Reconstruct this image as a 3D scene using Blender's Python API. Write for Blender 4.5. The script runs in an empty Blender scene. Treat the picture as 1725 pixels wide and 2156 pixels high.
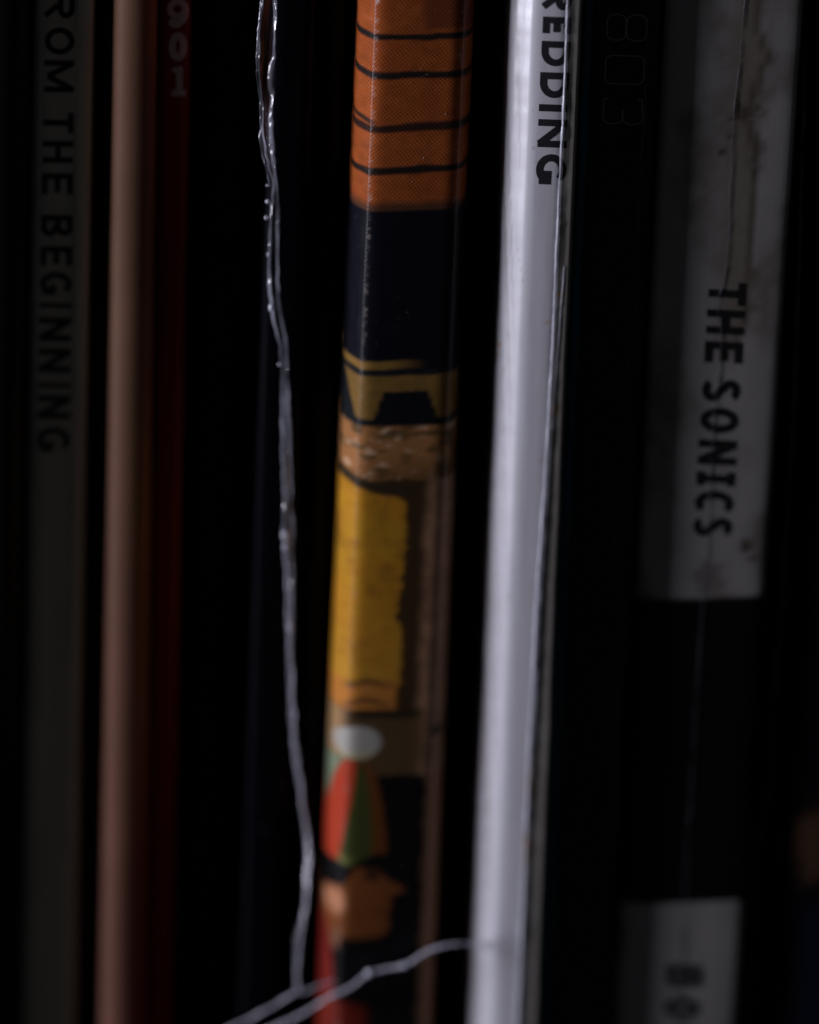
import bpy, math, random
import numpy as np
from mathutils import Vector, Matrix

# ------------------------------------------------------------------ camera, light, exposure
# everything below is written in millimetres and stored in metres
MM = 0.001
W_PX, H_PX = 1725.0, 2156.0            # the photograph's measuring grid
DIST, PITCH, ROLL = 262.0, math.radians(20.0), math.radians(1.95)
LENS, SENSOR = 210.0, 24.0

scene = bpy.context.scene
R_cam = (Matrix.Rotation(math.radians(90) - PITCH, 3, 'X') @ Matrix.Rotation(-ROLL, 3, 'Z'))
cam_loc = np.array([0.0, -DIST * math.cos(PITCH), DIST * math.sin(PITCH)])
cx = np.array(R_cam @ Vector((1, 0, 0)))
cy = np.array(R_cam @ Vector((0, 1, 0)))
cz = np.array(R_cam @ Vector((0, 0, -1)))
PXK = SENSOR / LENS / W_PX

def at(px, py, y):
    """the point (mm) at depth y that the photograph shows at px, py"""
    d = cz + cx * (px - W_PX / 2) * PXK - cy * (py - H_PX / 2) * PXK
    t = (y - cam_loc[1]) / d[1]
    return cam_loc + d * t

def to_py(x, y, z):
    v = np.stack([x - cam_loc[0], y - cam_loc[1], z - cam_loc[2]], -1)
    return H_PX / 2 - (v @ cy) / (v @ cz) / PXK

cam = bpy.data.cameras.new("camera")
cam.lens, cam.sensor_width, cam.sensor_fit = LENS, SENSOR, 'HORIZONTAL'
cam.clip_start, cam.clip_end = 0.005, 20
cam.dof.use_dof = True
foc = at(880, 250, -0.1)
cam.dof.focus_distance = float((foc - cam_loc) @ cz) * MM
cam.dof.aperture_fstop = 18.5
cam_ob = bpy.data.objects.new("camera", cam)
scene.collection.objects.link(cam_ob)
cam_ob.matrix_world = Matrix.Translation(Vector(cam_loc * MM)) @ R_cam.to_4x4()
scene.camera = cam_ob

world = bpy.data.worlds.new("World")
scene.world = world
world.use_nodes = True
world.node_tree.nodes["Background"].inputs[0].default_value = (0.8, 0.86, 1.0, 1)
world.node_tree.nodes["Background"].inputs[1].default_value = 0.012

def area_light(name, az, el, dist, sx, sy, power, col):
    """az: degrees to the left of straight ahead of the spines"""
    l = bpy.data.lights.new(name, 'AREA')
    l.shape, l.size, l.size_y, l.energy, l.color = 'RECTANGLE', sx, sy, power, col
    o = bpy.data.objects.new(name, l)
    scene.collection.objects.link(o)
    a, e = math.radians(az), math.radians(el)
    p = Vector((-math.sin(a) * math.cos(e), -math.cos(a) * math.cos(e), math.sin(e))) * dist
    o.location = p
    o.rotation_euler = (-p).to_track_quat('-Z', 'Y').to_euler()
    return o

area_light("window_light", 80.2, 8, 0.9, 0.27, 0.55, 8.3, (0.86, 0.855, 1.0))

vs = scene.view_settings
vs.view_transform, vs.look, vs.exposure, vs.gamma = 'Standard', 'None', 0.0, 1.0
vs.use_curve_mapping = False
scene.render.engine = 'CYCLES'
scene.cycles.max_bounces = 6
scene.cycles.use_denoising = True

# ------------------------------------------------------------------ helpers
rng = np.random.default_rng(7)
random.seed(7)
Z_BOT, Z_TOP = -158.0, 157.0

def sstep(a, b, x):
    t = np.clip((np.asarray(x, float) - a) / (b - a), 0, 1)
    return t * t * (3 - 2 * t)

_tables = {}
def vnoise(x, y, seed=0):
    """smooth value noise in 0..1"""
    if seed not in _tables:
        _tables[seed] = np.random.default_rng(1000 + seed).random((64, 64))
    T = _tables[seed]
    x, y = np.asarray(x, float), np.asarray(y, float)
    xi, yi = np.floor(x).astype(int), np.floor(y).astype(int)
    fx, fy = x - xi, y - yi
    fx, fy = fx * fx * (3 - 2 * fx), fy * fy * (3 - 2 * fy)
    g = lambda a, b: T[a % 64, b % 64]
    return ((g(xi, yi) * (1 - fx) + g(xi + 1, yi) * fx) * (1 - fy)
            + (g(xi, yi + 1) * (1 - fx) + g(xi + 1, yi + 1) * fx) * fy)

def fbm(x, y, seed=0, n=4):
    s, a, t = 0, 1.0, 0
    for k in range(n):
        s = s + a * vnoise(x * 2 ** k, y * 2 ** k, seed + k)
        t += a
        a *= 0.5
    return s / t

def mesh_object(name, verts_mm, faces, mat, parent=None, origin=None, cols=None, uvs=None, smooth=True):
    """verts in world mm; stored relative to the parent's (or own) origin"""
    org = np.array(parent["_org"] if parent is not None else (origin if origin is not None else (0, 0, 0)), float)
    V = (np.asarray(verts_mm, float) - org) * MM
    me = bpy.data.meshes.new(name)
    me.from_pydata(V.tolist(), [], faces if isinstance(faces, list) else faces.tolist())
    if cols is not None:
        ca = me.color_attributes.new("Col", 'FLOAT_COLOR', 'POINT')
        c4 = np.ones((len(V), 4), np.float32)
        c4[:, :3] = cols
        ca.data.foreach_set("color", c4.ravel())
    if uvs is not None:
        uv = me.uv_layers.new(name="UVMap")
        li = np.empty(len(me.loops), np.int32)
        me.loops.foreach_get("vertex_index", li)
        uv.data.foreach_set("uv", np.asarray(uvs, np.float32)[li].ravel())
    if smooth:
        me.polygons.foreach_set("use_smooth", [True] * len(me.polygons))
    me.materials.append(mat)
    ob = bpy.data.objects.new(name, me)
    scene.collection.objects.link(ob)
    if parent is not None:
        ob.parent = parent
    else:
        ob.location = org * MM
    return ob

def thing(name, label, cat, org, group=None):
    o = bpy.data.objects.new(name, None)
    o.empty_display_size = 0.005
    scene.collection.objects.link(o)
    o.location = np.array(org, float) * MM
    o["label"], o["category"] = label, cat
    if group:
        o["group"] = group
    o["_org"] = [float(v) for v in org]
    return o

def grid_faces(nr, nc, base=0):
    i = np.arange(nr - 1)[:, None] * nc + np.arange(nc - 1)[None, :] + base
    return np.stack([i, i + 1, i + nc + 1, i + nc], -1).reshape(-1, 4)

# ------------------------------------------------------------------ materials
def card(name, rough=0.4, spec=0.5, bump=0.15, coat=0.0, coat_rough=0.15, halftone=0.0, dot=7.0, mottle=0.12,
         streak=0.0):
    """printed card: colour from the print (vertex colours), halftone screen, wear, fine relief. UV is in mm."""
    m = bpy.data.materials.new(name)
    m.use_nodes = True
    nt = m.node_tree
    N, L = nt.nodes, nt.links
    b = N["Principled BSDF"]
    b.inputs["Roughness"].default_value = rough
    b.inputs["Specular IOR Level"].default_value = spec
    b.inputs["Coat Weight"].default_value = coat
    b.inputs["Coat Roughness"].default_value = coat_rough
    col = N.new("ShaderNodeVertexColor"); col.layer_name = "Col"
    uv = N.new("ShaderNodeUVMap"); uv.uv_map = "UVMap"
    def noise(scale, detail=3, sx=1.0, sy=1.0, rough_=0.6):
        mp = N.new("ShaderNodeMapping"); mp.inputs["Scale"].default_value = (sx, sy, 1)
        L.new(uv.outputs[0], mp.inputs[0])
        n = N.new("ShaderNodeTexNoise"); n.inputs["Scale"].default_value = scale
        n.inputs["Detail"].default_value = detail; n.inputs["Roughness"].default_value = rough_
        L.new(mp.outputs[0], n.inputs["Vector"])
        return n.outputs[0]
    def math_(op, a, b_, clamp=False):
        n = N.new("ShaderNodeMath"); n.operation = op; n.use_clamp = clamp
        for k, v in enumerate((a, b_)):
            if v is None: continue
            if isinstance(v, (int, float)): n.inputs[k].default_value = v
            else: L.new(v, n.inputs[k])
        return n.outputs[0]
    def mul(colour, fac):
        n = N.new("ShaderNodeVectorMath"); n.operation = 'SCALE'
        L.new(colour, n.inputs[0]); L.new(fac, n.inputs["Scale"])
        return n.outputs[0]
    c = col.outputs[0]
    f = math_('MULTIPLY_ADD', noise(9.0, 4), 2 * mottle)
    f.node.inputs[2].default_value = 1 - mottle
    c = mul(c, f)
    if streak:
        s = math_('MULTIPLY_ADD', noise(6.0, 4, 1.0, 0.035), 2 * streak)
        s.node.inputs[2].default_value = 1 - streak
        c = mul(c, s)
    if halftone:
        sp = N.new("ShaderNodeSeparateXYZ")
        mp = N.new("ShaderNodeMapping"); mp.inputs["Rotation"].default_value = (0, 0, math.radians(5))
        L.new(uv.outputs[0], mp.inputs[0]); L.new(mp.outputs[0], sp.inputs[0])
        k = dot * 2 * math.pi
        sx_ = math_('SINE', math_('MULTIPLY', sp.outputs[0], k), None)
        sy_ = math_('SINE', math_('MULTIPLY', sp.outputs[1], k), None)
        h = math_('MULTIPLY_ADD', math_('MULTIPLY', sx_, sy_), halftone)
        h.node.inputs[2].default_value = 1.0
        c = mul(c, h)
    L.new(c, b.inputs["Base Color"])
    hgt0 = math_('ADD', noise(14.0, 5), math_('MULTIPLY', noise(5.0, 3, 1.0, 0.05), 0.8))
    hgt = math_("ADD", hgt0, math_("MULTIPLY", h, 1.6)) if halftone else hgt0
    bp = N.new("ShaderNodeBump"); bp.inputs["Strength"].default_value = bump
    bp.inputs["Distance"].default_value = 0.000007
    L.new(hgt, bp.inputs["Height"]); L.new(bp.outputs[0], b.inputs["Normal"])
    b.inputs["Coat IOR"].default_value = 1.75 if coat > 0.5 else 1.5
    if coat: L.new(bp.outputs[0], b.inputs["Coat Normal"])
    rr = math_('MULTIPLY_ADD', noise(3.0, 4, 1, 0.3), 0.24)
    rr.node.inputs[2].default_value = rough - 0.12
    L.new(rr, b.inputs["Roughness"])
    return m

def ink(name, rgb, rough=0.45):
    m = bpy.data.materials.new(name)
    m.use_nodes = True
    nt = m.node_tree
    b = nt.nodes["Principled BSDF"]
    b.inputs["Roughness"].default_value = rough
    n = nt.nodes.new("ShaderNodeTexNoise"); n.inputs["Scale"].default_value = 9000; n.inputs["Detail"].default_value = 4
    tc = nt.nodes.new("ShaderNodeTexCoord"); nt.links.new(tc.outputs["Object"], n.inputs["Vector"])
    mx = nt.nodes.new("ShaderNodeMix"); mx.data_type = 'RGBA'
    mx.inputs["A"].default_value = (*[v * 0.75 for v in rgb], 1); mx.inputs["B"].default_value = (*[v * 1.25 for v in rgb], 1)
    nt.links.new(n.outputs[0], mx.inputs["Factor"]); nt.links.new(mx.outputs["Result"], b.inputs["Base Color"])
    return m

def film(name, tint=(0.75, 0.78, 0.9), rough=0.16, opacity=0.25, bump=0.5, scale=2500, span=0.3, ior=1.5):
    """clear torn shrink wrap: mostly see-through, glossy, a little milky"""
    m = bpy.data.materials.new(name)
    m.use_nodes = True
    nt = m.node_tree
    N, L = nt.nodes, nt.links
    out = N["Material Output"]
    b = N["Principled BSDF"]
    b.inputs["Base Color"].default_value = (*tint, 1)
    b.inputs["Roughness"].default_value = rough
    b.inputs["Specular IOR Level"].default_value = 0.9
    b.inputs["IOR"].default_value = ior
    tr = N.new("ShaderNodeBsdfTransparent")
    mx = N.new("ShaderNodeMixShader")
    tc = N.new("ShaderNodeTexCoord")
    mp = N.new("ShaderNodeMapping"); mp.inputs["Scale"].default_value = (1, 1, 0.3)
    n = N.new("ShaderNodeTexNoise"); n.inputs["Scale"].default_value = scale; n.inputs["Detail"].default_value = 5
    L.new(tc.outputs["Object"], mp.inputs[0]); L.new(mp.outputs[0], n.inputs["Vector"])
    rp = N.new("ShaderNodeMapRange")
    rp.inputs["From Min"].default_value = 0.35; rp.inputs["From Max"].default_value = 0.68
    rp.inputs["To Min"].default_value = max(0.03, opacity - span); rp.inputs["To Max"].default_value = min(1.0, opacity + span)
    L.new(n.outputs[0], rp.inputs["Value"])
    bp = N.new("ShaderNodeBump"); bp.inputs["Strength"].default_value = bump; bp.inputs["Distance"].default_value = 0.0001
    L.new(n.outputs[0], bp.inputs["Height"]); L.new(bp.outputs[0], b.inputs["Normal"])
    L.new(rp.outputs[0], mx.inputs[0]); L.new(tr.outputs[0], mx.inputs[1]); L.new(b.outputs[0], mx.inputs[2])
    L.new(mx.outputs[0], out.inputs[0])
    return m

# ------------------------------------------------------------------ sleeves
def catmull(P, n):
    P = np.asarray(P, float)
    d = np.r_[0, np.cumsum(np.hypot(*np.diff(P, axis=0).T))]
    t = np.linspace(0, d[-1], n)
    m = np.gradient(P, d, axis=0)
    k = np.clip(np.searchsorted(d, t) - 1, 0, len(P) - 2)
    h = (d[k + 1] - d[k])[:, None]
    u = ((t - d[k]) / (d[k + 1] - d[k]))[:, None]
    return ((2*u**3 - 3*u**2 + 1) * P[k] + (u**3 - 2*u**2 + u) * h * m[k]
            + (-2*u**3 + 3*u**2) * P[k + 1] + (u**3 - u**2) * h * m[k + 1])

class Sleeve:
    """one record jacket: its spine profile swept up the jacket, sides, back edge, top and bottom.
    tl, tr / bl, br: the spine's two edges at the top and bottom of the view; yf: how far it is pushed in (mm)."""
    def __init__(self, label, tl, tr, bl, br, yf, profile, mat, colour, nu=40, dz=0.25, wob=0.0, name="record_sleeve",
                 wseed=0, bulge=0.0):
        self.yf = yf
        e = [at(tl, 0, yf), at(tr, 0, yf), at(bl, H_PX, yf), at(br, H_PX, yf)]
        self.lb = (e[0][0] - e[2][0]) / (e[0][2] - e[2][2]); self.la = e[0][0] - self.lb * e[0][2]
        self.rb = (e[1][0] - e[3][0]) / (e[1][2] - e[3][2]); self.ra = e[1][0] - self.rb * e[1][2]
        self.prof = catmull(profile, nu)                   # (u 0..1 across, depth back in mm)
        self.wob, self.wseed, self.bulge = wob, wseed, bulge
        xc = (self.la + self.ra) / 2
        self.root = thing(name, label, "record", (xc, yf, Z_BOT), "record sleeves standing side by side")
        z = np.r_[np.linspace(Z_BOT, -26, 14), np.arange(-25.5, 24.5, dz), np.linspace(25, Z_TOP, 14)]
        u, d = self.prof[:, 0], self.prof[:, 1]
        X, Y = self.point(u[None, :], z[:, None], d[None, :])
        Z = np.broadcast_to(z[:, None], X.shape)
        nz = len(z)
        # spine
        PY = np.broadcast_to(to_py((X[:, :1] + X[:, -1:]) / 2, np.full((nz, 1), yf), z[:, None]), X.shape)
        U = np.broadcast_to(u[None, :], X.shape)
        C = colour(U, PY, X, Z)
        arc = np.r_[0, np.cumsum(np.hypot(np.diff(X[nz // 2]), np.diff(Y[nz // 2])))]
        uv = np.stack([np.broadcast_to(arc[None, :], X.shape), Z], -1)
        self.spine = mesh_object("spine", np.stack([X, Y, Z], -1).reshape(-1, 3), grid_faces(nz, nu), mat, self.root,
                                 cols=C.reshape(-1, 3), uvs=uv.reshape(-1, 2))
        # cover boards: left and right side, running back from the spine
        for side in (0, -1):
            xs, ys, cs = X[:, side], Y[:, side], C[:, side]
            zi = np.r_[0, np.arange(13, nz - 13, 6), nz - 1]
            steps = [0.0, 0.6, 4, 60, 310]
            V = np.array([[xs[k], ys[k] + s, z[k]] for k in zi for s in steps])
            inner = -1 if side == -1 else 1
            V2 = V.copy(); V2[:, 0] += inner * 0.3
            nzz, ns = len(zi), len(steps)
            F = grid_faces(nzz, ns).tolist()
            F2 = grid_faces(nzz, ns, nzz * ns).tolist()
            rim = [[k * ns + ns - 1, (k + 1) * ns + ns - 1, (k + 1) * ns + ns - 1 + nzz * ns, k * ns + ns - 1 + nzz * ns] for k in range(nzz - 1)]
            rim += [[k, k + 1, k + 1 + nzz * ns, k + nzz * ns] for k in range(ns - 1)]
            o = (nzz - 1) * ns
            rim += [[o + k, o + k + 1, o + k + 1 + nzz * ns, o + k + nzz * ns] for k in range(ns - 1)]
            cc = np.repeat(np.array([cs[k] for k in zi]), ns, 0)
            mesh_object("cover_board", np.r_[V, V2], F + F2 + rim, mat, self.root, cols=np.r_[cc, cc],
                        uvs=np.r_[V, V2][:, 1:], smooth=False)

    def edges(self, z):
        w = self.wob * (fbm(z * 0.35 + 11, z * 0 + self.wseed, 20 + self.wseed, 4) - 0.5) * 2
        w2 = self.wob * (fbm(z * 0.35 + 31, z * 0 + self.wseed, 40 + self.wseed, 4) - 0.5) * 2
        return self.la + self.lb * z + w, self.ra + self.rb * z + w2

    def point(self, u, z, d=None, lift=0.0):
        u, z = np.asarray(u, float), np.asarray(z, float)
        xl, xr = self.edges(z)
        if d is None:
            d = np.interp(u, self.prof[:, 0], self.prof[:, 1])
        y = self.yf + d - self.bulge * (vnoise(z * 0.12 + 3, z * 0 + u * 1.3, 60 + self.wseed) - 0.5)
        x = xl + (xr - xl) * u
        if lift:
            e = 0.01
            d1 = np.interp(u + e, self.prof[:, 0], self.prof[:, 1]); d0 = np.interp(u - e, self.prof[:, 0], self.prof[:, 1])
            tx, ty = (xr - xl) * 2 * e, d1 - d0
            n = np.hypot(tx, ty)
            x = x + lift * ty / n
            y = y - lift * tx / n
        return x, y

    def uz(self, px, py):
        """where on this spine the photograph shows px, py"""
        p = at(px, py, self.yf)
        for _ in range(3):
            xl, xr = self.edges(p[2])
            u = (p[0] - xl) / (xr - xl)
            d = float(np.interp(u, self.prof[:, 0], self.prof[:, 1]))
            p = at(px, py, self.yf + d)
        xl, xr = self.edges(p[2])
        return float((p[0] - xl) / (xr - xl)), float(p[2])

# ------------------------------------------------------------------ lettering: each glyph is a set of pen strokes in a 0..1 box
def arc(cx_, cy_, rx, ry, a0, a1, n=14):
    t = np.radians(np.linspace(a0, a1, n))
    return list(zip(cx_ + rx * np.cos(t), cy_ + ry * np.sin(t)))

def rrect(x0, y0, x1, y1, r):
    p = []
    for (cx_, cy_, a) in ((x1 - r, y1 - r, 0), (x0 + r, y1 - r, 90), (x0 + r, y0 + r, 180), (x1 - r, y0 + r, 270)):
        p += arc(cx_, cy_, r, r, a, a + 90, 6)
    return p

def glyph(ch, w, style):
    """strokes (points, width, closed) for a letter of pen width w (fraction of cap height); x 0..1, y 0..1"""
    h = w / 2
    wx = w * style.get("wx", 1.0)          # pen width measured along x (the box is not square)
    hx = wx / 2
    V = lambda x, y0=0.0, y1=1.0: ([(x, y0), (x, y1)], wx, False)
    Hh = lambda y, x0, x1: ([(x0, y), (x1, y)], w, False)
    if ch == 'R':
        return [V(hx), ([(wx, 1 - h), (0.55, 1 - h)] + arc(0.6, 0.71, 0.4 - hx, 0.29 - h, 90, -90)[1:] + [(wx, 0.42 + h)], w, False),
                ([(0.5, 0.42), (1 - hx, 0.0)], wx * 1.1, False)]
    if ch == 'E':
        return [V(hx), Hh(1 - h, wx, 1), Hh(0.5, wx, 0.92), Hh(h, wx, 1)]
    if ch == 'F':
        return [V(hx), Hh(1 - h, wx, 1), Hh(0.5, wx, 0.9)]
    if ch == 'D':
        return [V(hx), ([(wx, 1 - h), (0.4, 1 - h)] + arc(0.42, 0.5, 0.58 - hx, 0.5 - h, 90, -90, 22)[1:] + [(wx, h)], (w + wx) / 2, False)]
    if ch == 'I':
        if style.get("slab"):
            return [V(0.5, w, 1 - w), Hh(1 - h, 0, 1), Hh(h, 0, 1)]
        return [([(0.5, 0), (0.5, 1)], 1.0, False)]
    if ch == 'N':
        return [V(hx), V(1 - hx), ([(hx, 1 - h * 0.4), (1 - hx, h * 0.4)], wx * 1.15, False)]
    if ch == 'M':
        return [V(hx), V(1 - hx), ([(hx, 1 - h * .3), (0.5, 0.12)], wx, False), ([(0.5, 0.12), (1 - hx, 1 - h * .3)], wx, False)]
    if ch == 'G':
        return [(arc(0.52, 0.5, 0.52 - hx, 0.5 - h, 45, 325, 34), (w + wx) / 2, False), V(1 - hx, 0.1, 0.5),
                Hh(0.5 - h, 0.55, 1 - wx)]
    if ch == 'O' or ch == '0':
        return [(arc(0.5, 0.5, 0.5 - hx, 0.5 - h, 0, 360, 37)[:-1], (w + wx) / 2, True)]
    if ch == 'C':
        return [(arc(0.52, 0.5, 0.52 - hx, 0.5 - h, 48, 312, 30), (w + wx) / 2, False)]
    if ch == 'T':
        return [Hh(1 - h, 0, 1), V(0.5, 0, 1 - w)]
    if ch == 'H':
        return [V(hx), V(1 - hx), Hh(0.5, wx, 1 - wx)]
    if ch == 'B':
        return [V(hx), ([(wx, 1 - h), (0.55, 1 - h)] + arc(0.6, 0.75, 0.36 - hx, 0.25 - h * .6, 90, -90)[1:] + [(wx, 0.5 + h * .2)], w * .9, False),
                ([(0.5, 0.5 - h * .6)] + arc(0.62, 0.27, 0.38 - hx, 0.27 - h, 90, -90)[1:] + [(wx, h)], w * .9, False)]
    if ch == 'S':
        p = arc(0.5, 0.74, 0.48 - hx, 0.26 - h, 25, 240, 18) + arc(0.5, 0.27, 0.5 - hx, 0.27 - h, 70, -155, 20)
        return [(p, (w + wx) / 2, False)]
    if ch == '9':
        return [(arc(0.48, 0.66, 0.42, 0.27, 0, 360, 30)[:-1], w, True),
                (arc(0.30, 0.62, 0.62, 0.56, 0, -62, 12) + [(0.40, 0.07), (0.22, 0.09)], w, False),
                (arc(0.24, 0.16, 0.07, 0.05, 0, 360, 12)[:-1], w * .8, True)]
    if ch == '1':
        return [V(0.55, w * 0.6, 1), ([(0.12, w * 0.35), (0.95, w * 0.35)], w * 0.7, False),
                ([(0.55 - hx, 0.93), (0.2, 0.80)], w * 0.7, False)]
    if ch == '8o':
        return [(rrect(0.05, 0.0, 0.95, 0.47, 0.2), w, True), (rrect(0.05, 0.5, 0.95, 1.0, 0.2), w, True)]
    if ch == '0o':
        return [(rrect(0.02, 0.0, 0.98, 1.0, 0.2), w, True)]
    if ch == '3o':
        a = [(0.05, 0.86), (0.1, 0.97)] + arc(0.75, 0.8, 0.2, 0.2, 90, 0, 6) + arc(0.75, 0.7, 0.2, 0.2, 0, -90, 6) + [(0.45, 0.5)]
        b = [(0.45, 0.49)] + arc(0.75, 0.29, 0.2, 0.2, 90, 0, 6) + arc(0.75, 0.2, 0.2, 0.2, 0, -90, 6) + [(0.1, 0.02), (0.05, 0.14)]
        return [(a, w, False), (b, w, False)]
    raise ValueError(ch)

def strip(points, w, closed, asp, step=0.06):
    """left and right outline of a pen stroke, finely cut; asp: box width / height, so that the pen is round"""
    P = np.array(points, float) * np.array([asp, 1.0])
    if closed: P = np.r_[P, P[:1]]
    Q = [P[0]]
    for a, b in zip(P[:-1], P[1:]):
        n = max(1, int(np.ceil(np.hypot(*(b - a)) / step)))
        Q += [a + (b - a) * k / n for k in range(1, n + 1)]
    Q = np.array(Q)
    seg = np.diff(Q, axis=0)
    ln = np.hypot(seg[:, 0], seg[:, 1])[:, None]
    nrm = np.stack([-seg[:, 1], seg[:, 0]], -1) / np.maximum(ln, 1e-9)
    if closed:
        n0 = np.r_[nrm[-1:], nrm]; n1 = np.r_[nrm, nrm[:1]]
    else:
        n0 = np.r_[nrm[:1], nrm]; n1 = np.r_[nrm, nrm[-1:]]
    m = n0 + n1
    m /= np.maximum(np.hypot(m[:, 0], m[:, 1])[:, None], 1e-6)
    k = 1 / np.clip((m * n0).sum(1), 0.5, 1)
    return Q, m * k[:, None] * (w / 2)

def put_letter(sl, ch, x0, x1, y0, y1, lean, w, mat, upright=False, style=None, wear=None, gname="letter"):
    """a letter on sleeve sl. The photograph shows it between x0..x1 and y0..y1 (px); lean: px of x per px of y.
    Text reads down the spine (cap tops to the right) unless upright."""
    style = dict(style or {})
    Wb, Hb = ((y1 - y0), (x1 - x0)) if not upright else ((x1 - x0), (y1 - y0))
    asp = Wb / Hb
    style["wx"] = 1.0 / asp if ch != 'I' or style.get("slab") else 1.0
    V, F = [], []
    lift = 0.010
    for si, (pts, ww, closed) in enumerate(glyph(ch, w, style)):
        if ch == 'I' and not style.get("slab"): ww = asp
        elif style["wx"] != 1.0:
            pass
        # widths given along x are in box units: bring them back to cap heights
        horiz = abs(pts[0][0] - pts[-1][0]) < 1e-6 and len(pts) == 2
        if ch != 'I' or style.get("slab"):
            ww = w if len(pts) > 2 else (w if not horiz else w)
        Q, off = strip(pts, ww, closed, asp)
        base = len(V)
        NA = 5
        for q, o in zip(Q, off):
            for a in np.linspace(-1, 1, NA):
                g = q + o * a
                gx, gy = g[0] / asp, g[1]
                if upright:
                    px = x0 + gx * (x1 - x0); py = y1 - gy * (y1 - y0)
                    px += lean * (py - (y0 + y1) / 2)
                else:
                    px = x0 + gy * (x1 - x0); py = y0 + gx * (y1 - y0)
                    px += lean * (py - (y0 + y1) / 2)
                    py += -lean * (px - x0)
                u, z = sl.uz(px, py)
                x, y = sl.point(u, z, None, lift + 0.002 * si)
                V.append((float(x), float(y), z))
        F += grid_faces(len(Q), NA, base).tolist()
    return mesh_object(gname, np.array(V), F, mat, sl.root)

def tube(points, radii, seg=8):
    P = np.array(points, float)
    T = np.gradient(P, axis=0)
    T /= np.linalg.norm(T, axis=1)[:, None]
    a = np.cross(T, np.array([0, 1.0, 0])); a /= np.linalg.norm(a, axis=1)[:, None]
    b = np.cross(T, a)
    th = np.linspace(0, 2 * np.pi, seg, endpoint=False)
    V = P[:, None] + np.asarray(radii)[:, None, None] * (a[:, None] * np.cos(th)[None, :, None] + b[:, None] * np.sin(th)[None, :, None])
    n = len(P)
    F = [[i * seg + j, i * seg + (j + 1) % seg, (i + 1) * seg + (j + 1) % seg, (i + 1) * seg + j] for i in range(n - 1) for j in range(seg)]
    F += [list(range(seg))[::-1], [(n - 1) * seg + j for j in range(seg)]]
    return V.reshape(-1, 3), F

def spline_px(pts, n):
    """a smooth curve through (px, py, depth) control points, as n points"""
    P = np.array(pts, float)
    return catmull(P * np.array([1, 1, 60.0]), n) / np.array([1, 1, 60.0])

def const(rgb):
    return lambda U, PY, X, Z: np.broadcast_to(np.array(rgb, float), U.shape + (3,)).copy()

def mixc(C, rgb, m):
    return C * (1 - m[..., None]) + np.array(rgb, float) * m[..., None]

ROUND = [(0, 2.2), (0.0, 1.2), (0.03, 0.62), (0.11, 0.24), (0.24, 0.06), (0.5, 0.0), (0.76, 0.06), (0.89, 0.24), (0.97, 0.62), (1.0, 1.2), (1.0, 2.2)]
SQUARE = [(0, 1.6), (0.0, 0.7), (0.02, 0.25), (0.07, 0.06), (0.16, 0.0), (0.5, -0.02), (0.84, 0.0), (0.93, 0.06), (0.98, 0.25), (1.0, 0.7), (1.0, 1.6)]

def wrap_seam(sl, pts, r, mat, name="plastic_seam", lift=0.02, n=260, jit=0.35, flat=None):
    """a welded ridge of shrink wrap lying on the spine"""
    C = catmull(np.array(pts, float), n)
    P, rad = [], []
    for k, (px, py) in enumerate(C):
        px += (float(fbm(py / 30, 3, 71, 3)) - .5) * 4 * jit
        u, z = sl.uz(px, py)
        rr = r * (1 + jit * 2 * (float(fbm(py / 9, 7, 73, 4)) - .5))
        x, y = sl.point(u, z, None, lift + rr * 0.1)
        P.append((float(x), float(y), z)); rad.append(rr)
    V, F = tube(P, rad, 10)
    return mesh_object(name, V, F, mat, sl.root)

m_seam = film("clear_wrap_seam", tint=(0.85, 0.86, 0.95), rough=0.16, opacity=0.6, bump=0.5, scale=3500)
m_seam_dim = film("clear_wrap_crease", tint=(0.25, 0.26, 0.30), rough=0.25, opacity=0.3, bump=0.5, scale=3500)

# ------------------------------------------------------------------ the shelf the records stand on
wood = bpy.data.materials.new("dark_wood"); wood.use_nodes = True
_b = wood.node_tree.nodes["Principled BSDF"]; _b.inputs["Roughness"].default_value = 0.5
_n = wood.node_tree.nodes.new("ShaderNodeTexWave"); _n.inputs["Scale"].default_value = 30; _n.inputs["Distortion"].default_value = 6
_r = wood.node_tree.nodes.new("ShaderNodeMix"); _r.data_type = 'RGBA'
_r.inputs["A"].default_value = (0.02, 0.012, 0.007, 1); _r.inputs["B"].default_value = (0.04, 0.025, 0.014, 1)
wood.node_tree.links.new(_n.outputs["Fac"], _r.inputs["Factor"]); wood.node_tree.links.new(_r.outputs["Result"], _b.inputs["Base Color"])

def slab(name, lo, hi):
    x0, y0, z0 = lo; x1, y1, z1 = hi
    V = [(x0, y0, z0), (x1, y0, z0), (x1, y1, z0), (x0, y1, z0), (x0, y0, z1), (x1, y0, z1), (x1, y1, z1), (x0, y1, z1)]
    F = [[0, 3, 2, 1], [4, 5, 6, 7], [0, 1, 5, 4], [1, 2, 6, 5], [2, 3, 7, 6], [3, 0, 4, 7]]
    o = mesh_object(name, V, F, wood, smooth=False)
    o["kind"] = "structure"
    return o
slab("shelf_board", (-120, -8, Z_BOT - 20), (120, 335, Z_BOT - 0.2))
slab("shelf_back", (-120, 335.5, Z_BOT - 20), (120, 345, Z_TOP + 30))

# ------------------------------------------------------------------ records, from left to right
m_matte = card("dark_card", rough=0.55, spec=0.12, bump=0.2, mottle=0.25)
m_gloss = card("glossy_card", rough=0.32, spec=0.5, bump=0.22, mottle=0.2, streak=0.1)

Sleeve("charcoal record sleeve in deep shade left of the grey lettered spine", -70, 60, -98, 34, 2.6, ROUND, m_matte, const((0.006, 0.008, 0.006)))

m_navy = card("navy_card", rough=0.5, spec=0.06, bump=0.22, mottle=0.2, streak=0.1)
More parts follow.
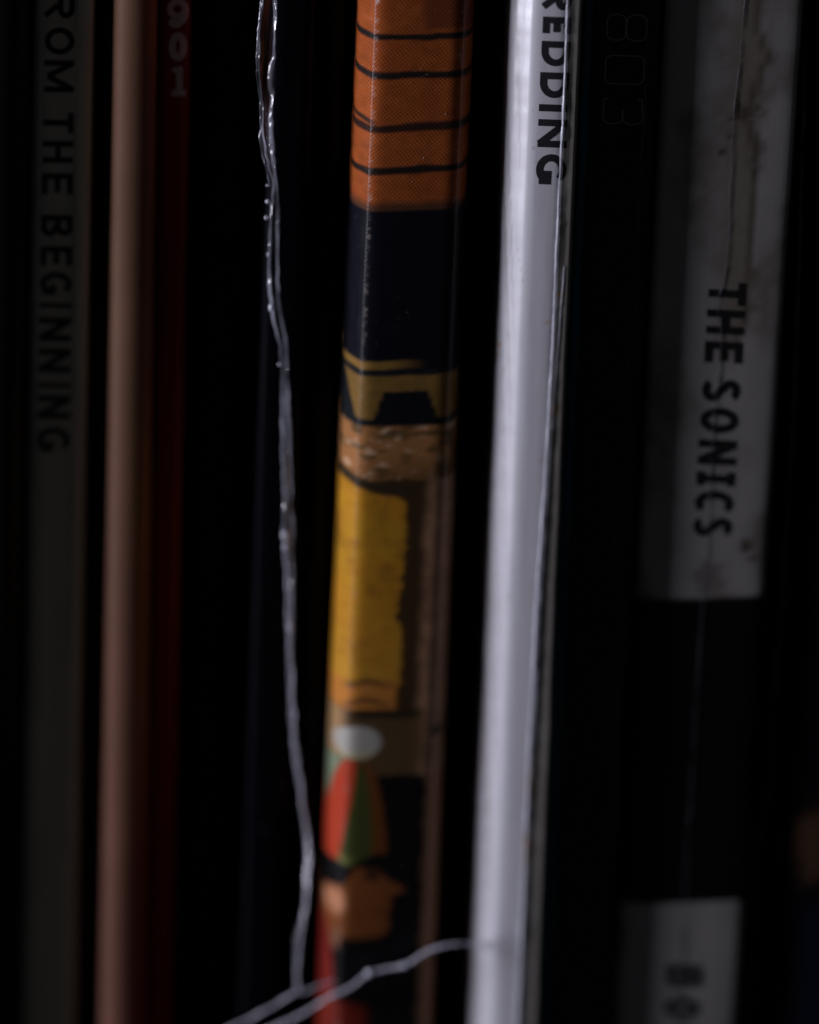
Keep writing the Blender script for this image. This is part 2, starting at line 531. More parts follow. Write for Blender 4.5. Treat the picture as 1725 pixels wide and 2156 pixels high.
# grey spine: FROM THE BEGINNING
def c_grey(U, PY, X, Z):
    C = const((0.62, 0.60, 0.49))(U, PY, X, Z)
    C *= (0.85 + 0.3 * fbm(X * 3, Z * 0.4, 5))[..., None]
    return C
m_grey = card("grey_card", rough=0.42, bump=0.2, streak=0.12)
grey = Sleeve("grey record spine with thin black title FROM THE BEGINNING", 70, 198, 42, 157, 3.5, SQUARE, m_grey, c_grey, nu=48)
ink_black = ink("black_ink", (0.012, 0.012, 0.016))
ink_dim = ink("worn_black_ink", (0.02, 0.019, 0.02))
for ch, a, b in (('R', -18, 38), ('O', 57, 114), ('M', 126, 193), ('T', 236, 279), ('H', 296, 342), ('E', 364, 408), ('B', 452, 497),
                 ('E', 518, 558), ('G', 572, 620), ('I', 638, 647), ('N', 668, 717), ('N', 734, 783), ('I', 806, 815), ('N', 832, 881), ('G', 899, 950)):
    m = (a + b) / 2
    put_letter(grey, ch, 96 - 0.0195 * m, 158 - 0.0115 * m, a, b, -0.014, 0.185, ink_black)

wrap_seam(grey, [(81, -30), (78, 250), (73, 600), (70, 1000), (64, 1500)], 0.03, m_seam_dim, name='plastic_crease')
wrap_seam(grey, [(163, -30), (158, 300), (153, 700), (150, 1000), (146, 1500), (140, 1800)], 0.03, m_seam_dim, name='plastic_crease')

# peach spine
def c_peach(U, PY, X, Z):
    C = const((0.20, 0.104, 0.064))(U, PY, X, Z)
    C = mixc(C, (0.20, 0.088, 0.058), sstep(600, 2000, PY))
    C *= (0.86 + 0.28 * fbm(X * 0.8, Z * 0.45, 9))[..., None]
    return C
m_peach = card("peach_card", rough=0.55, spec=0.15, bump=0.12, halftone=0.32, dot=6.6)
ROUND_P = [(0, 2.2), (0.0, 1.1), (0.04, 0.55), (0.15, 0.2), (0.34, 0.03), (0.5, 0.0), (0.7, 0.03), (0.88, 0.14), (0.97, 0.4), (1.0, 0.9), (1.0, 2.2)]
Sleeve("peach coloured rounded spine with printed dot screen", 238, 330, 208, 299, 2.9, ROUND_P, m_peach, c_peach, nu=40)

# red spine 901
m_red = card("red_card", rough=0.5, spec=0.3, bump=0.15)
red = Sleeve("dark red record spine with small upright digits 901", 333, 403, 302, 358, 4.0, SQUARE, m_red, const((0.16, 0.004, 0.004)), nu=40)
ink_pale = ink("pale_ink", (0.42, 0.42, 0.44))
for ch, a, b in (('9', -1, 56), ('0', 67, 128), ('1', 139, 200)):
    put_letter(red, ch, 356 - 0.004 * a + (3 if ch == '1' else 0), 394 - 0.004 * a, a, b, -0.02, 0.24 if ch != '1' else 0.22, ink_pale, upright=True)

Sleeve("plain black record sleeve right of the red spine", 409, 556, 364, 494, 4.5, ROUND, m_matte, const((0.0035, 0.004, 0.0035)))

# navy spine in torn shrink wrap
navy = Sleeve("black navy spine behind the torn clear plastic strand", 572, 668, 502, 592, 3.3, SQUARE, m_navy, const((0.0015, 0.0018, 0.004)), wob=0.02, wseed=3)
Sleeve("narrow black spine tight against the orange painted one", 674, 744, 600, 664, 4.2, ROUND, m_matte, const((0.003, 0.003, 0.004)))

# ---- the painted orange spine
def c_paint(U, PY, X, Z):
    n1 = fbm(U * 7, PY / 22, 11); n2 = fbm(U * 14, PY / 14, 13); n3 = fbm(U * 3, PY / 60, 15)
    Y = PY + (n1 - 0.5) * 7                                     # hand-drawn edges
    Uw = U + (n1 - 0.5) * 0.035
    navy_ = (0.005, 0.005, 0.010)
    C = const((0.39, 0.092, 0.021))(U, PY, X, Z)
    C *= (0.72 + 0.56 * n2)[..., None]
    C = mixc(C, (0.36, 0.075, 0.02), sstep(0.5, 0.8, n3) * 0.7)
    # darker cloud top right
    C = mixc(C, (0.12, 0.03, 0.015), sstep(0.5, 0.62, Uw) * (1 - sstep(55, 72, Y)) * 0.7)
    for c, t, k in ((74 + 6 * U, 6.5, 1.0), (157 + 2 * U, 7, 1.0), (268 - 6 * (U - .5), 8.5, 0.95), (361 - 6 * U, 7, 1.0)):
        t = t * (0.75 + 0.6 * n3)
        C = mixc(C, (0.02, 0.014, 0.012), (1 - sstep(t * 0.55, t * 1.5, np.abs(Y - c))) * k)
    for c, t in ((250, 5),):
        C = mixc(C, (0.05, 0.025, 0.015), (1 - sstep(t * .5, t * 1.6, np.abs(Y - c - 40 * U))) * (1 - sstep(0.1, 0.24, U)))
    C = mixc(C, (0.10, 0.04, 0.02), sstep(418, 440, Y + 6 * n2))
    m = sstep(440, 446, PY); C = mixc(C, navy_, m)
    # ochre collar
    oc = np.array((0.27, 0.15, 0.036))
    m = sstep(757, 762, Y) * (1 - sstep(774, 778, Y)) * (1 - sstep(0.35, 0.75, U)); C = mixc(C, oc, m)
    C = mixc(C, (0.012, 0.014, 0.016), sstep(776, 779, Y))
    ocl = sstep(788, 792, Y) * (1 - sstep(878, 884, Y)) * sstep(0, 0.025, U - np.clip((Y - 790) / 880 - .008, -1, 1))
    C = mixc(C, oc * 0.9, ocl * (0.75 + 0.4 * n2))
    hw = 0.19 + (Y - 822) / 60 * 0.10
    trap = (1 - sstep(-0.02, 0.015, np.abs(Uw - 0.54) - hw)) * sstep(820, 827, Y) * (1 - sstep(896, 900, Y)); C = mixc(C, (0.006, 0.007, 0.01), trap)
    # mottled tan
    tan = np.array((0.40, 0.175, 0.06))
    m = sstep(894, 899, Y); C = np.where((m > 0)[..., None], mixc(C, tan, m) , C)
    mm = m * (1 - sstep(1010, 1040, Y))
    C = mixc(C, (0.75, 0.48, 0.30), mm * sstep(0.56, 0.72, n2) * 0.8)
    C = mixc(C, (0.07, 0.05, 0.015), mm * sstep(0.52, 0.68, fbm(U * 9, PY / 13, 23)) * 0.8)
    C = mixc(C, (0.10, 0.055, 0.02), mm * sstep(0.1, 0.8, U) * sstep(945, 1010, Y) * 0.75)
    C = mixc(C, (0.08, 0.06, 0.02), mm * (1 - sstep(3, 8, np.abs(Y - 915))) * sstep(0.2, 0.4, U) * 0.7)
    low = sstep(1006, 1016, Y)
    # everything below starts dark brown on the right
    brown = np.array((0.055, 0.028, 0.012))
    C = mixc(C, brown, low)
    edge = sstep(0.70, 0.88, Uw + 0.03 * (n3 - .5)) * low
    C = mixc(C, (0.62, 0.34, 0.20), edge * (0.5 + 0.75 * n1))
    C = mixc(C, (0.05, 0.045, 0.03), (1 - sstep(6, 12, np.hypot(PY - 1545, (U - 0.93) * 150))))
    # line over the yellow panel
    top = 1003 + 28 * sstep(0.0, 0.45, U)
    C = mixc(C, (0.045, 0.03, 0.015), (1 - sstep(5, 13, np.abs(Y - top))) * (1 - sstep(0.55, 0.7, U)))
    rb = 0.575 + 0.022 * np.sin(PY / 42) + 0.03 * (n1 - .5) + 0.03 * (n2 - .5) + 0.05 * (fbm(PY * 0 + 3, PY / 15, 29) - .5) - 0.05 * (1 - sstep(3, 16, np.abs(PY - 1300)))
    cut = 16 * sstep(0.42, 0.6, U) ** 2
    yel = sstep(top + 9 + cut, top + 17 + cut, Y) * (1 - sstep(1490, 1497, Y)) * (1 - sstep(-0.018, 0.018, U - rb))
    yc = const((0.56, 0.25, 0.02))(U, PY, X, Z) * (0.82 + 0.36 * n2)[..., None]
    yc = mixc(yc, (0.58, 0.31, 0.024), sstep(0.45, 0.7, n3) * 0.6)
    yc = mixc(yc, (0.26, 0.10, 0.018), sstep(0.56, 0.76, fbm(U * 8 + 2, PY / 26, 41)) * 0.45 + 0.35 * sstep(-0.09, 0.0, U - rb) * n2)
    yc = mixc(yc, (0.62, 0.27, 0.04), sstep(1200, 1480, PY) * 0.35)
    yc = mixc(yc, (0.58, 0.22, 0.04), sstep(1428, 1445, Y))
    for c, t in ((1438, 8), (1477, 8)):
        yc = mixc(yc, (0.12, 0.05, 0.02), (1 - sstep(t * .4, t * 1.3, np.abs(Y - c - 5 * np.sin(U * 16)))) * sstep(0.06, 0.16, U) * (1 - sstep(0.38, 0.6, U)) * 0.8)
    C = mixc(C, yc, yel) if False else C * (1 - yel[..., None]) + yc * yel[..., None]
    # brown field with the pale oval
    f = sstep(1492, 1500, Y) * (1 - sstep(1630, 1637, Y))
    C = mixc(C, (0.105, 0.062, 0.026), f * (1 - edge))
    C = mixc(C, (0.40, 0.24, 0.11), f * (1 - sstep(0.06, 0.16, U)))
    C = mixc(C, (0.03, 0.018, 0.01), f * (1 - sstep(6, 16, np.abs(Y - 1502))) * sstep(0.1, 0.25, U) * (1 - edge))
    ov = 1 - sstep(0.92, 1.03, np.hypot((U - 0.235) / 0.215, (PY - 1563) / 36))
    C = mixc(C, (0.44, 0.42, 0.37), ov)
    C = mixc(C, (0.50, 0.44, 0.22), ov * sstep(1575, 1592, PY) * 0.8)
    # black ground and the brown strip down the right side
    g = sstep(1632, 1638, Y) + 0
    C = mixc(C, (0.005, 0.005, 0.006), np.clip(g, 0, 1) * (1 - sstep(0.84, 0.875, Uw)))
    C = mixc(C, (0.58, 0.30, 0.17), np.clip(g, 0, 1) * sstep(0.84, 0.875, Uw) * (0.75 + 0.5 * n1))
    # striped cap
    t = np.clip((PY - 1600) / 215, 0, 1)
    cap = sstep(1594, 1602, PY)
    gr_r = np.interp(t, [0, .08, .25, .5, .8, 1], [.25, .31, .35, .385, .405, .40])
    bot = 1823 - 26 * np.abs(U - 0.2) / 0.25
    br_r = np.interp(t, [0, .06, .18, .45, .8, 1], [.27, .36, .42, .48, .525, .54])
    C = mixc(C, (0.16, 0.048, 0.011), cap * (1 - sstep(-0.018, 0.018, U - br_r)) * (1 - sstep(1794, 1802, PY)))
    C = mixc(C, (0.06, 0.072, 0.018), cap * (1 - sstep(-0.018, 0.018, U - gr_r)) * (1 - sstep(-4, 3, PY - bot)))
    C = mixc(C, (0.25, 0.26, 0.07), cap * (1 - sstep(-4, 3, PY - bot)) * sstep(1795, 1812, PY) * (1 - sstep(0.12, 0.3, U)) * 0.8)
    rl = np.interp(t, [0, .06, .2, .4, .6, 1], [.13, .095, .05, .015, -.02, -.06]); rr = np.interp(t, [0, .1, .3, .5, .8, 1], [.225, .235, .215, .185, .135, .105])
    C = mixc(C, (0.22, 0.27, 0.17), cap * (1 - sstep(-0.018, 0.018, U - rl)) * (1 - sstep(1790, 1800, PY)))
    C = mixc(C, (0.50, 0.055, 0.022), cap * sstep(-0.018, 0.018, U - rl) * (1 - sstep(-0.018, 0.018, U - rr)) * (1 - sstep(1812, 1819, PY)))
    # hair and face in profile
    face = sstep(1826, 1834, PY + 30 * np.abs(U - 0.4)) * (1 - sstep(1968, 1978, PY + 10 * (n1 - .5)))
    prof = np.interp(PY, [1815, 1832, 1846, 1856, 1866, 1874, 1880, 1888, 1896, 1903, 1910, 1917, 1924, 1940, 1954, 1966, 1980],
                     [0.44, 0.47, 0.515, 0.58, 0.66, 0.715, 0.68, 0.585, 0.565, 0.60, 0.575, 0.595, 0.55, 0.575, 0.58, 0.54, 0.47])
    back = np.interp(PY, [1815, 1840, 1862, 1872, 1880, 2000], [0.30, 0.22, 0.17, 0.05, 0.0, 0.0])
    fm = face * sstep(-0.015, 0.02, U - back) * (1 - sstep(-0.018, 0.018, U - prof))
    fc = const((0.22, 0.068, 0.018))(U, PY, X, Z) * (0.85 + 0.3 * n3)[..., None]
    fc = mixc(fc, (0.62, 0.27, 0.14), (1 - sstep(0.4, 1.1, np.hypot((U - 0.10) / 0.12, (PY - 1900) / 34))))
    fc = mixc(fc, (0.04, 0.015, 0.01), (1 - sstep(0.5, 1.1, np.hypot((U - 0.41) / 0.085, (PY - 1842) / 16))) * 0.95)
    fc = mixc(fc, (0.12, 0.035, 0.012), (1 - sstep(2, 6, np.abs(PY - 1919))) * sstep(0.42, 0.5, U) * 0.8)
    C = C * (1 - fm[..., None]) + fc * fm[..., None]
    # rubbed ink along the folds
    rub = sstep(0.45, 0.62, fbm(U * 3, PY / 55, 25))
    wr = sstep(0.50, 0.72, fbm(U * 34, PY / 6.5, 17)) * (1 - sstep(0.003, 0.022, np.abs(U - 0.158 + 0.012 * (n2 - .5)))) * (0.25 + 0.6 * rub)
    wr = np.maximum(wr, sstep(0.52, 0.72, fbm(U * 30, PY / 7.0, 19)) * (1 - sstep(0.003, 0.022, np.abs(U - 0.89))) * 0.35 * rub)
    scr = fbm(U * 26, PY / 5, 27, 3)
    wr = np.maximum(wr, sstep(0.80, 0.86, scr) * 0.10)
    # neck and red garment
    C = mixc(C, (0.22, 0.10, 0.05), sstep(1955, 1965, PY) * (1 - sstep(1992, 2004, PY)) * (1 - sstep(0.02, 0.05, np.abs(U - 0.11))))
    C = mixc(C, (0.20, 0.018, 0.012), sstep(1915, 1960, PY) * (1 - sstep(-0.018, 0.018, U - np.interp(PY, [1915, 1970, 2060, 2090], [0.0, 0.06, 0.11, 0.12]))))
    C = mixc(C, (0.20, 0.020, 0.010), sstep(2092, 2112, PY + 60 * np.maximum(U - .1, 0) * -1) * (1 - sstep(0.30, 0.48, U)))
    C = mixc(C, (0.60, 0.50, 0.44), wr * (0.35 + 0.65 * (1 - sstep(430, 450, PY)) ))
    return C

PAINT = [(0, 2.6), (0.0, 1.55), (0.015, 1.2), (0.07, 0.64), (0.118, 0.28), (0.150, 0.11), (0.20, 0.03), (0.35, 0.0), (0.5, 0.0), (0.7, 0.012),
         (0.84, 0.03), (0.89, 0.09), (0.93, 0.25), (0.975, 0.7), (1.0, 1.3), (1.0, 2.6)]
m_paint = card("painted_card", rough=0.33, spec=0.30, bump=0.3, coat=0.08, coat_rough=0.15, halftone=0.38, dot=6.2, mottle=0.14)
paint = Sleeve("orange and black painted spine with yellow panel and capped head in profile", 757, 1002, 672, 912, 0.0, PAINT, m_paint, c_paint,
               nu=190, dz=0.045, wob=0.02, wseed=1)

# ---- white spine: REDDING
def c_white(U, PY, X, Z):
    C = const((0.60, 0.59, 0.625))(U, PY, X, Z)
    C *= (0.90 + 0.2 * fbm(X * 5, Z * 0.25, 31))[..., None]
    C = mixc(C, (0.30, 0.26, 0.24), sstep(0.50, 0.66, fbm(X * 10, Z * 0.012, 33)) * (1 - sstep(0.2, 0.29, U)) * 0.5)  # streaks on the left side, deepened to paint in its shade
    C = mixc(C, (0.36, 0.325, 0.27), sstep(0.795, 0.84, U) * (0.75 + 0.25 * fbm(U * 9, PY / 40, 37)))  # shade of the bevel right of the seam, put into the colour
    tan = np.array((0.50, 0.26, 0.05))
    for u0, p0, su, sp, k in ((0.87, 622, 0.05, 10, 0.95), (0.69, 680, 0.03, 5, 0.7), (0.84, 866, 0.06, 16, 0.95), (0.72, 970, .02, 5, .5), (0.76, 1640, 0.06, 60, 0.8), (0.74, 1790, 0.06, 45, 0.85),
                              (0.07, 742, 0.02, 7, 0.9), (0.06, 762, 0.02, 5, .6)):
        rr = np.hypot((U - u0) / su, (PY - p0) / sp) + (fbm(U * 40, PY / 6, 35) - .5) * 0.9
        C = mixc(C, tan, (1 - sstep(0.5, 1.2, rr)) * k)
    for k in range(9):                                           # scuffs
        p0, u0, ln, sl_ = 100 + 230 * k, 0.1 + 0.5 * ((k * 37) % 10) / 10, 25 + (k % 3) * 15, ((k * 13) % 7 - 3) * 0.0006
        C = mixc(C, (0.35, 0.33, 0.33), (1 - sstep(0.002, 0.008, np.abs(U - u0 - sl_ * (PY - p0)))) * (1 - sstep(ln * .6, ln, np.abs(PY - p0))) * 0.6)
    return C
WHITE = [(0, 2.6), (0.0, 1.7), (0.015, 1.3), (0.10, 0.88), (0.20, 0.62), (0.29, 0.38), (0.36, 0.23), (0.44, 0.14), (0.55, 0.08), (0.68, 0.02), (0.78, 0.0), (0.81, 0.03), (0.85, 0.03),
         (0.97, -0.025), (0.992, 0.10), (1.0, 0.8), (1.0, 2.6)]
m_white = card("white_card", rough=0.42, spec=0.5, bump=0.14, coat=1.0, coat_rough=0.2, mottle=0.06, streak=0.10)
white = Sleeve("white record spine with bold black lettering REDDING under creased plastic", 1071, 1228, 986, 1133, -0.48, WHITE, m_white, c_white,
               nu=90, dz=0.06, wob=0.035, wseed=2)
for ch, a, b, x0, x1 in (('R', -34, 20, 1145, 1204), ('E', 34, 69, 1143, 1202), ('D', 85, 138, 1140, 1200), ('D', 151, 205, 1137, 1198),
                         ('I', 218.5, 233.5, 1135, 1195), ('N', 250, 309, 1133, 1193), ('G', 323, 387, 1129, 1192)):
    put_letter(white, ch, x0, x1, a, b, -0.038, 0.24, ink_black)

wrap_seam(white, [(1197, -40), (1194, 60), (1190, 170), (1182, 330), (1173, 520), (1166, 700), (1156, 880), (1146, 1060), (1134, 1230), (1124, 1420), (1114, 1620), (1106, 1800), (1098, 1990), (1088, 2190)], 0.062, m_seam)
wrap_seam(white, [(1189, 560), (1178, 700), (1163, 900), (1152, 1060), (1140, 1230), (1130, 1420), (1119, 1640)], 0.03, m_seam)

# ---- 803
navy2 = Sleeve("black spine with thin outlined digits 803 beside the white one", 1233, 1396, 1137, 1288, 0.9, SQUARE, m_gloss,
               lambda U, PY, X, Z: mixc(const((0.005, 0.006, 0.010))(U, PY, X, Z), (0.03, 0.30, 0.46), 1 - sstep(0.05, 0.09, U)), nu=48)
ink_outline = ink("grey_outline_ink", (0.30, 0.31, 0.25))
for ch, a, b, x0, x1 in (('8o', 26, 86, 1279, 1362), ('0o', 114, 176, 1275, 1356), ('3o', 202, 262, 1270, 1354)):
    put_letter(navy2, ch, x0, x1, a, b, -0.04, 0.035, ink_outline, gname="digit")
wrap_seam(navy2, [(1362, 30), (1357, 250), (1345, 400), (1340, 620), (1322, 800), (1326, 960), (1300, 1090), (1302, 1300), (1296, 1600), (1285, 1850)], 0.03, m_seam_dim, name="plastic_crease", jit=1.0)

# ---- THE SONICS
def c_sonics(U, PY, X, Z):
    C = const((0.005, 0.0045, 0.006))(U, PY, X, Z)
    slope = 14 * (U - 0.5)
    lab = (1 - sstep(1258, 1262, PY + 0)) + sstep(1898, 1903, PY)
    lab = np.clip(lab, 0, 1) * (1 - sstep(0.955, 0.965, U))
    P = const((0.50, 0.47, 0.45))(U, PY, X, Z)
    n = fbm(U * 5, PY / 90, 51); n2 = fbm(U * 12, PY / 25, 53)
    P *= (0.85 + 0.3 * n)[..., None]
    P = mixc(P, (0.16, 0.12, 0.07), sstep(0.45, 0.75, fbm(U * 3 + 3, PY / 160, 57, 3)) * (0.6 + .4 * sstep(.4, .6, n2)) * 0.55)
    # tide mark of an old water stain, wandering down the right half
    ub = np.interp(PY, [-50, 60, 120, 165, 210, 250, 330, 480, 600, 690, 770], [.66, .68, .76, .72, .66, .64, .71, .71, .74, .70, .62])
    ub = ub + 0.05 * (n2 - 0.5) + 0.03 * (n - .5)
    up = 1 - sstep(700, 790, PY)
    P = mixc(P, (0.30, 0.25, 0.20), up * sstep(0.42, 0.56, U) * (1 - sstep(-0.02, 0.02, U - ub)) * 0.75)
    P = mixc(P, (0.13, 0.10, 0.075), up * (1 - sstep(0.008, 0.05, np.abs(U - ub + 0.025))) * (0.45 + 0.5 * n2))
    for u0, p0, su, sp, k in ((0.44, 318, 0.02, 9, 0.9), (0.52, 290, 0.02, 26, 0.6), (0.80, 1150, 0.06, 18, 0.9), (0.86, 1180, 0.04, 8, .7), (0.55, 1215, 0.14, 40, 0.5), (0.62, 240, 0.12, 20, .6), (0.70, 320, .05, 60, .5)):
        rr = np.hypot((U - u0) / su, (PY - p0) / sp) + (fbm(U * 20, PY / 10, 55) - .5) * 1.2
        P = mixc(P, (0.08, 0.055, 0.03), (1 - sstep(0.5, 1.2, rr)) * k)
    C = C * (1 - lab[..., None]) + P * lab[..., None]
    return C
SON = [(0, 1.8), (0.0, 0.9), (0.02, 0.45), (0.08, 0.18), (0.2, 0.05), (0.42, 0.0), (0.6, 0.0), (0.8, 0.03), (0.93, 0.09), (0.98, 0.3), (1.0, 0.8), (1.0, 1.8)]
m_sonics = card("worn_white_card", rough=0.5, spec=0.25, bump=0.25, mottle=0.12, streak=0.06)
sonics = Sleeve("broad black spine with worn grey paper panels lettered THE SONICS", 1402, 1704, 1294, 1560, 0.86, SON, m_sonics, c_sonics, nu=90, dz=0.1, wob=0.015, wseed=4)
for ch, a, b in (('T', 592, 641), ('H', 650, 702), ('E', 717, 762), ('S', 796, 844), ('O', 856, 910), ('N', 924, 977), ('I', 991, 1021), ('C', 1031, 1082), ('S', 1086, 1128)):
    m = (a + b) / 2
    put_letter(sonics, ch, 1492 - 0.066 * (m - 616), 1571 - 0.060 * (m - 616), a, b, -0.05, 0.21, ink_dim, style={"slab": True})
for ch, a, b in (('B', 2030, 2078), ('O', 2098, 2144), ('O', 2164, 2210)):
    m = (a + b) / 2
    put_letter(sonics, ch, 1404 - 0.066 * (m - 2050), 1479 - 0.060 * (m - 2050), a, b, -0.05, 0.22, ink_black)
wrap_seam(sonics, [(1571, -30), (1559, 120), (1545, 250), (1541, 350), (1537, 450), (1527, 580), (1513, 640), (1519, 700), (1503, 890), (1490, 1180), (1476, 1330),
                   (1469, 1420), (1459, 1600), (1444, 1850), (1432, 2180)], 0.026, m_seam_dim, name="plastic_seam", jit=0.8)

# ---- last one on the right
def c_last(U, PY, X, Z):
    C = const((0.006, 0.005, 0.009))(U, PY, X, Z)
    m = (1 - sstep(0.5, 1.15, np.hypot((U - 0.42) / 0.22, (PY - 1780) / 90) + (fbm(U * 8, PY / 40, 61) - .5)))
    C = mixc(C, (0.12, 0.066, 0.038), m)
    C = mixc(C, (0.012, 0.016, 0.03), sstep(1880, 1920, PY) * sstep(0.3, 0.5, U))
    return C
last = Sleeve("black sleeve at the right end with dim brown printed patch", 1714, 1960, 1576, 1830, 1.5, ROUND, m_navy, c_last, nu=40)
wrap_seam(last, [(1722, -30), (1708, 350), (1691, 690), (1675, 1000), (1657, 1270), (1647, 1390), (1627, 1680), (1615, 1790), (1604, 1980), (1592, 2180)], 0.06, m_seam_dim, name="plastic_seam", jit=0.3, lift=0.5)

# ------------------------------------------------------------------ torn plastic strands
m_strand = film("torn_clear_plastic", tint=(0.46, 0.47, 0.55), rough=0.07, opacity=0.55, bump=0.5, scale=1100, span=0.45, ior=2.3)
m_milky = film("milky_plastic", tint=(0.66, 0.65, 0.74), rough=0.18, opacity=0.75, bump=0.8, scale=1300, span=0.25)
m_web = film("clear_plastic_web", tint=(0.30, 0.31, 0.38), rough=0.14, opacity=0.2, bump=0.8, scale=1500, span=0.18)

def ribbon(name, pts, w, mat, parent, n=500, curl=38.0, twist=60.0, base=34.0, jit=4.0, seed=0, nc=9):
    """a narrow curled strip of plastic film; its face turns to and fro along its length. w: (py, width mm) pairs"""
    C = spline_px(pts, n)
    V = []
    for k, (px, py, y) in enumerate(C):
        px += (float(fbm(k / 14.0, seed + 5.5, 83, 4)) - .5) * jit * 2
        P = at(px, py, y)
        ww = float(np.interp(k / n, [a for a, b in w], [b for a, b in w])) * (0.55 + 0.9 * float(fbm(k / 10.0, seed + .5, 85, 3)))
        th = math.radians(base + twist * 2.2 * (float(fbm(k / 26.0, seed + 9.5, 87, 3)) - .5))
        t = np.linspace(-1, 1, nc)
        phi = th - math.radians(curl) * t
        dx, dy = np.cos(phi), -np.sin(phi)
        X = np.r_[0, np.cumsum((dx[1:] + dx[:-1]) / 2)]; Y = np.r_[0, np.cumsum((dy[1:] + dy[:-1]) / 2)]
        X = (X - X[nc // 2]) * ww / (nc - 1); Y = (Y - Y[nc // 2]) * ww / (nc - 1)
        for a, b in zip(X, Y):
            V.append((P[0] + a, P[1] + b, P[2]))
    return mesh_object(name, np.array(V), grid_faces(n, nc), mat, parent)

def strand(name, pts, r0, mat, parent, n=420, beads=1.0, seed=0, org=None):
    C = spline_px(pts, n)
    P, rad = [], []
    for k, (px, py, y) in enumerate(C):
        f = float(fbm(k / 9.0, seed + 0.5, 81 + seed, 4)) - .5
        px += (float(fbm(k / 16.0, seed + 5.5, 83, 3)) - .5) * 5
        P.append(at(px, py, y)); rad.append(max(0.2 * r0, r0 * (1 + 1.5 * beads * f)))
    V, F = tube(P, rad, 10)
    return mesh_object(name, V, F, mat, parent)

def web(name, left, right, mat, parent, n=240, nc=9, seed=0):
    A, B = spline_px(left, n), spline_px(right, n)
    V = []
    for k in range(n):
        for j in range(nc):
            t = j / (nc - 1)
            px, py, y = A[k] * (1 - t) + B[k] * t
            y += (float(vnoise(t * 3.1, k / 20.0, 91 + seed)) - .5) * 0.5 * math.sin(math.pi * t)
            V.append(at(px, py, y))
    return mesh_object(name, np.array(V), grid_faces(n, nc), mat, parent)

o = at(600, 1100, 0.5)
tear = thing("plastic_strand", "long torn clear plastic strand running down in front of the navy spine", "plastic wrap", (o[0], o[1], at(600, 2150, .5)[2]))
Lp = [(556, -40, 0.2), (547, 60, 0.1), (545, 110, 0.1), (550, 210, 0.1), (554, 280, 0.1), (563, 340, 0.1), (573, 385, 0.2), (570, 440, 0.3), (567, 520, 0.3), (568, 600, 0.3), (577, 680, 0.3),
      (588, 720, 0.3), (592, 790, 0.4), (594, 900, 0.5), (598, 1020, 0.5), (599, 1130, 0.4), (604, 1290, 0.5), (610, 1420, 0.5), (616, 1540, 0.4), (634, 1690, 0.3), (646, 1800, 0.2), (640, 1890, 0.1),
      (628, 1980, 0.0), (622, 2060, -0.1), (628, 2092, -0.2), (660, 2080, -0.3), (700, 2066, -0.4)]
Rp = [(583, -40, 0.9), (578, 30, 0.9), (574, 110, 0.9), (570, 200, 0.9), (570, 300, 0.8), (580, 380, 0.7), (584, 440, 0.8), (583, 560, 0.9), (588, 640, 0.9), (600, 720, 0.8), (604, 800, 0.8), (608, 900, 0.9),
      (612, 1020, 0.8), (616, 1160, 0.8), (614, 1290, 0.6), (612, 1420, 0.5)]
DEEP = 0.95
Lp = [(a, b, c + DEEP * (1 - float(sstep(1700, 1980, b)))) for a, b, c in Lp]
Rp = [(a, b, c + DEEP) for a, b, c in Rp]
ribbon("torn_edge", Lp, [(0, .12), (.3, .13), (.45, .14), (.7, .16), (1, .16)], m_strand, tear, n=800, seed=0, base=42, curl=24, twist=55)
ribbon("torn_fringe", [(a - 4, b + 8, c) for a, b, c in Lp if b < 420], [(0, .07), (1, .08)], m_strand, tear, n=260, seed=7, twist=80)
ribbon("milky_core", [(a + 4, b, c + .12) for a, b, c in Lp if b > 1280], [(0, .10), (.3, .15), (.6, .19), (1, .19)], m_milky, tear, n=520, seed=3, curl=70, twist=40)
ribbon("rear_edge", Rp, [(0, .16), (.2, .22), (.4, .12), (1, .18)], m_strand, tear, n=520, seed=2, twist=75, base=42, curl=24)
web("film_web", [p for p in Lp if p[1] <= 1420], Rp, m_web, tear)
ribbon("tail", [(630, 2088, -0.2), (600, 2104, -0.1), (560, 2128, 0.1), (500, 2158, 0.3), (460, 2180, 0.4)], [(0, .24), (1, .26)], m_milky, tear, n=120, seed=4, curl=70)

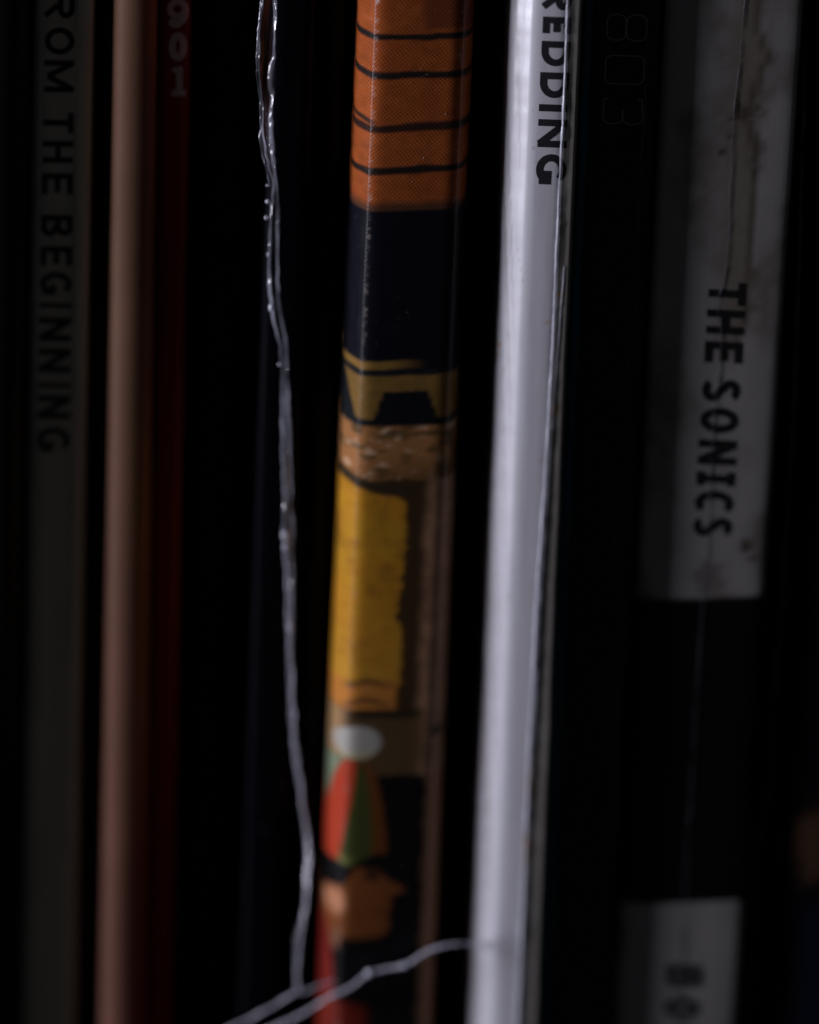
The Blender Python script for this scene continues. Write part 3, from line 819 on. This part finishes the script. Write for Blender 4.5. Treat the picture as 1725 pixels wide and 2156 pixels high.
def bead(px, py, y, r, parent, sy=1.0):
    c = at(px, py, y + (0.95 if parent is tear else 0))
    V, F = [], []
    nu_, nv_ = 10, 7
    for i in range(nv_ + 1):
        th = math.pi * i / nv_
        for j in range(nu_):
            ph = 2 * math.pi * j / nu_
            k = r * (1 + 0.15 * math.sin(3 * ph + px))
            V.append((c[0] + k * math.sin(th) * math.cos(ph), c[1] + k * math.sin(th) * math.sin(ph), c[2] + r * sy * math.cos(th)))
    F = [[i * nu_ + j, i * nu_ + (j + 1) % nu_, (i + 1) * nu_ + (j + 1) % nu_, (i + 1) * nu_ + j] for i in range(nv_) for j in range(nu_)]
    return mesh_object("bead", np.array(V), F, m_bead, parent)
m_bead = film("clear_plastic_bead", tint=(0.8, 0.82, 0.95), rough=0.05, opacity=0.9, bump=0.05, ior=1.9)
for b in ((564, 424, -0.1, 0.085, 1), (561, 458, -0.1, 0.09, 1), (566, 536, 0.1, 0.07, 1.4), (569, 305, 0.0, 0.045, 1), (571, 648, 0.1, 0.08, 2), (600, 1128, 0.15, 0.13, 1.7), (601, 1152, 0.15, 0.10, 1.3),
          (589, 767, 0.2, 0.06, 1), (612, 1322, 0.3, 0.10, 1.5), (563, 390, 0.0, 0.05, 1)):
    bead(*b[:4], tear, b[4])

cross = thing("plastic_strand", "thin stray plastic strand crossing the painted spine to the white one", "plastic wrap", at(800, 2050, -0.7))
strand("strand", [(1001, 1990, 0.1), (985, 1988, -0.7), (950, 1990, -0.9), (905, 2002, -0.9), (850, 2034, -0.8), (815, 2040, -0.7), (775, 2052, -0.6), (740, 2078, -0.6), (690, 2102, -0.5), (640, 2134, -0.3),
                  (590, 2158, -0.1), (540, 2180, 0.1)], 0.072, m_milky, cross, n=300, beads=0.8, seed=6)
for b in ((778, 2049, -0.65, 0.13, 1), (852, 2033, -0.85, 0.12, 1), (1000, 1989, 0.0, 0.08, 1)):
    bead(*b[:4], cross, b[4])

# ------------------------------------------------------------------ dust on the painted spine and the film
m_dust = ink("dust", (0.5, 0.5, 0.55), 0.6)
V, F = [], []
for k in range(46):
    sl_ = (paint, paint, navy, white, sonics)[k % 5]
    u, z = rng.uniform(0.12, 0.9), rng.uniform(-17, 17)
    x, y = sl_.point(u, z, None, 0.012)
    r = rng.uniform(0.006, 0.018)
    b0 = len(V)
    for dx, dy, dz_ in ((1, 0, 0), (-1, 0, 0), (0, 1, 0), (0, -1, 0), (0, 0, 1.4), (0, 0, -1.4)):
        V.append((float(x) + dx * r, float(y) + dy * r, z + dz_ * r))
    F += [[b0 + a, b0 + b, b0 + c] for a, b, c in ((0, 2, 4), (2, 1, 4), (1, 3, 4), (3, 0, 4), (2, 0, 5), (1, 2, 5), (3, 1, 5), (0, 3, 5))]
d = mesh_object("dust", np.array(V), F, m_dust, smooth=False)
d["kind"] = "stuff"

for o in scene.objects:
    if "_org" in o: del o["_org"]
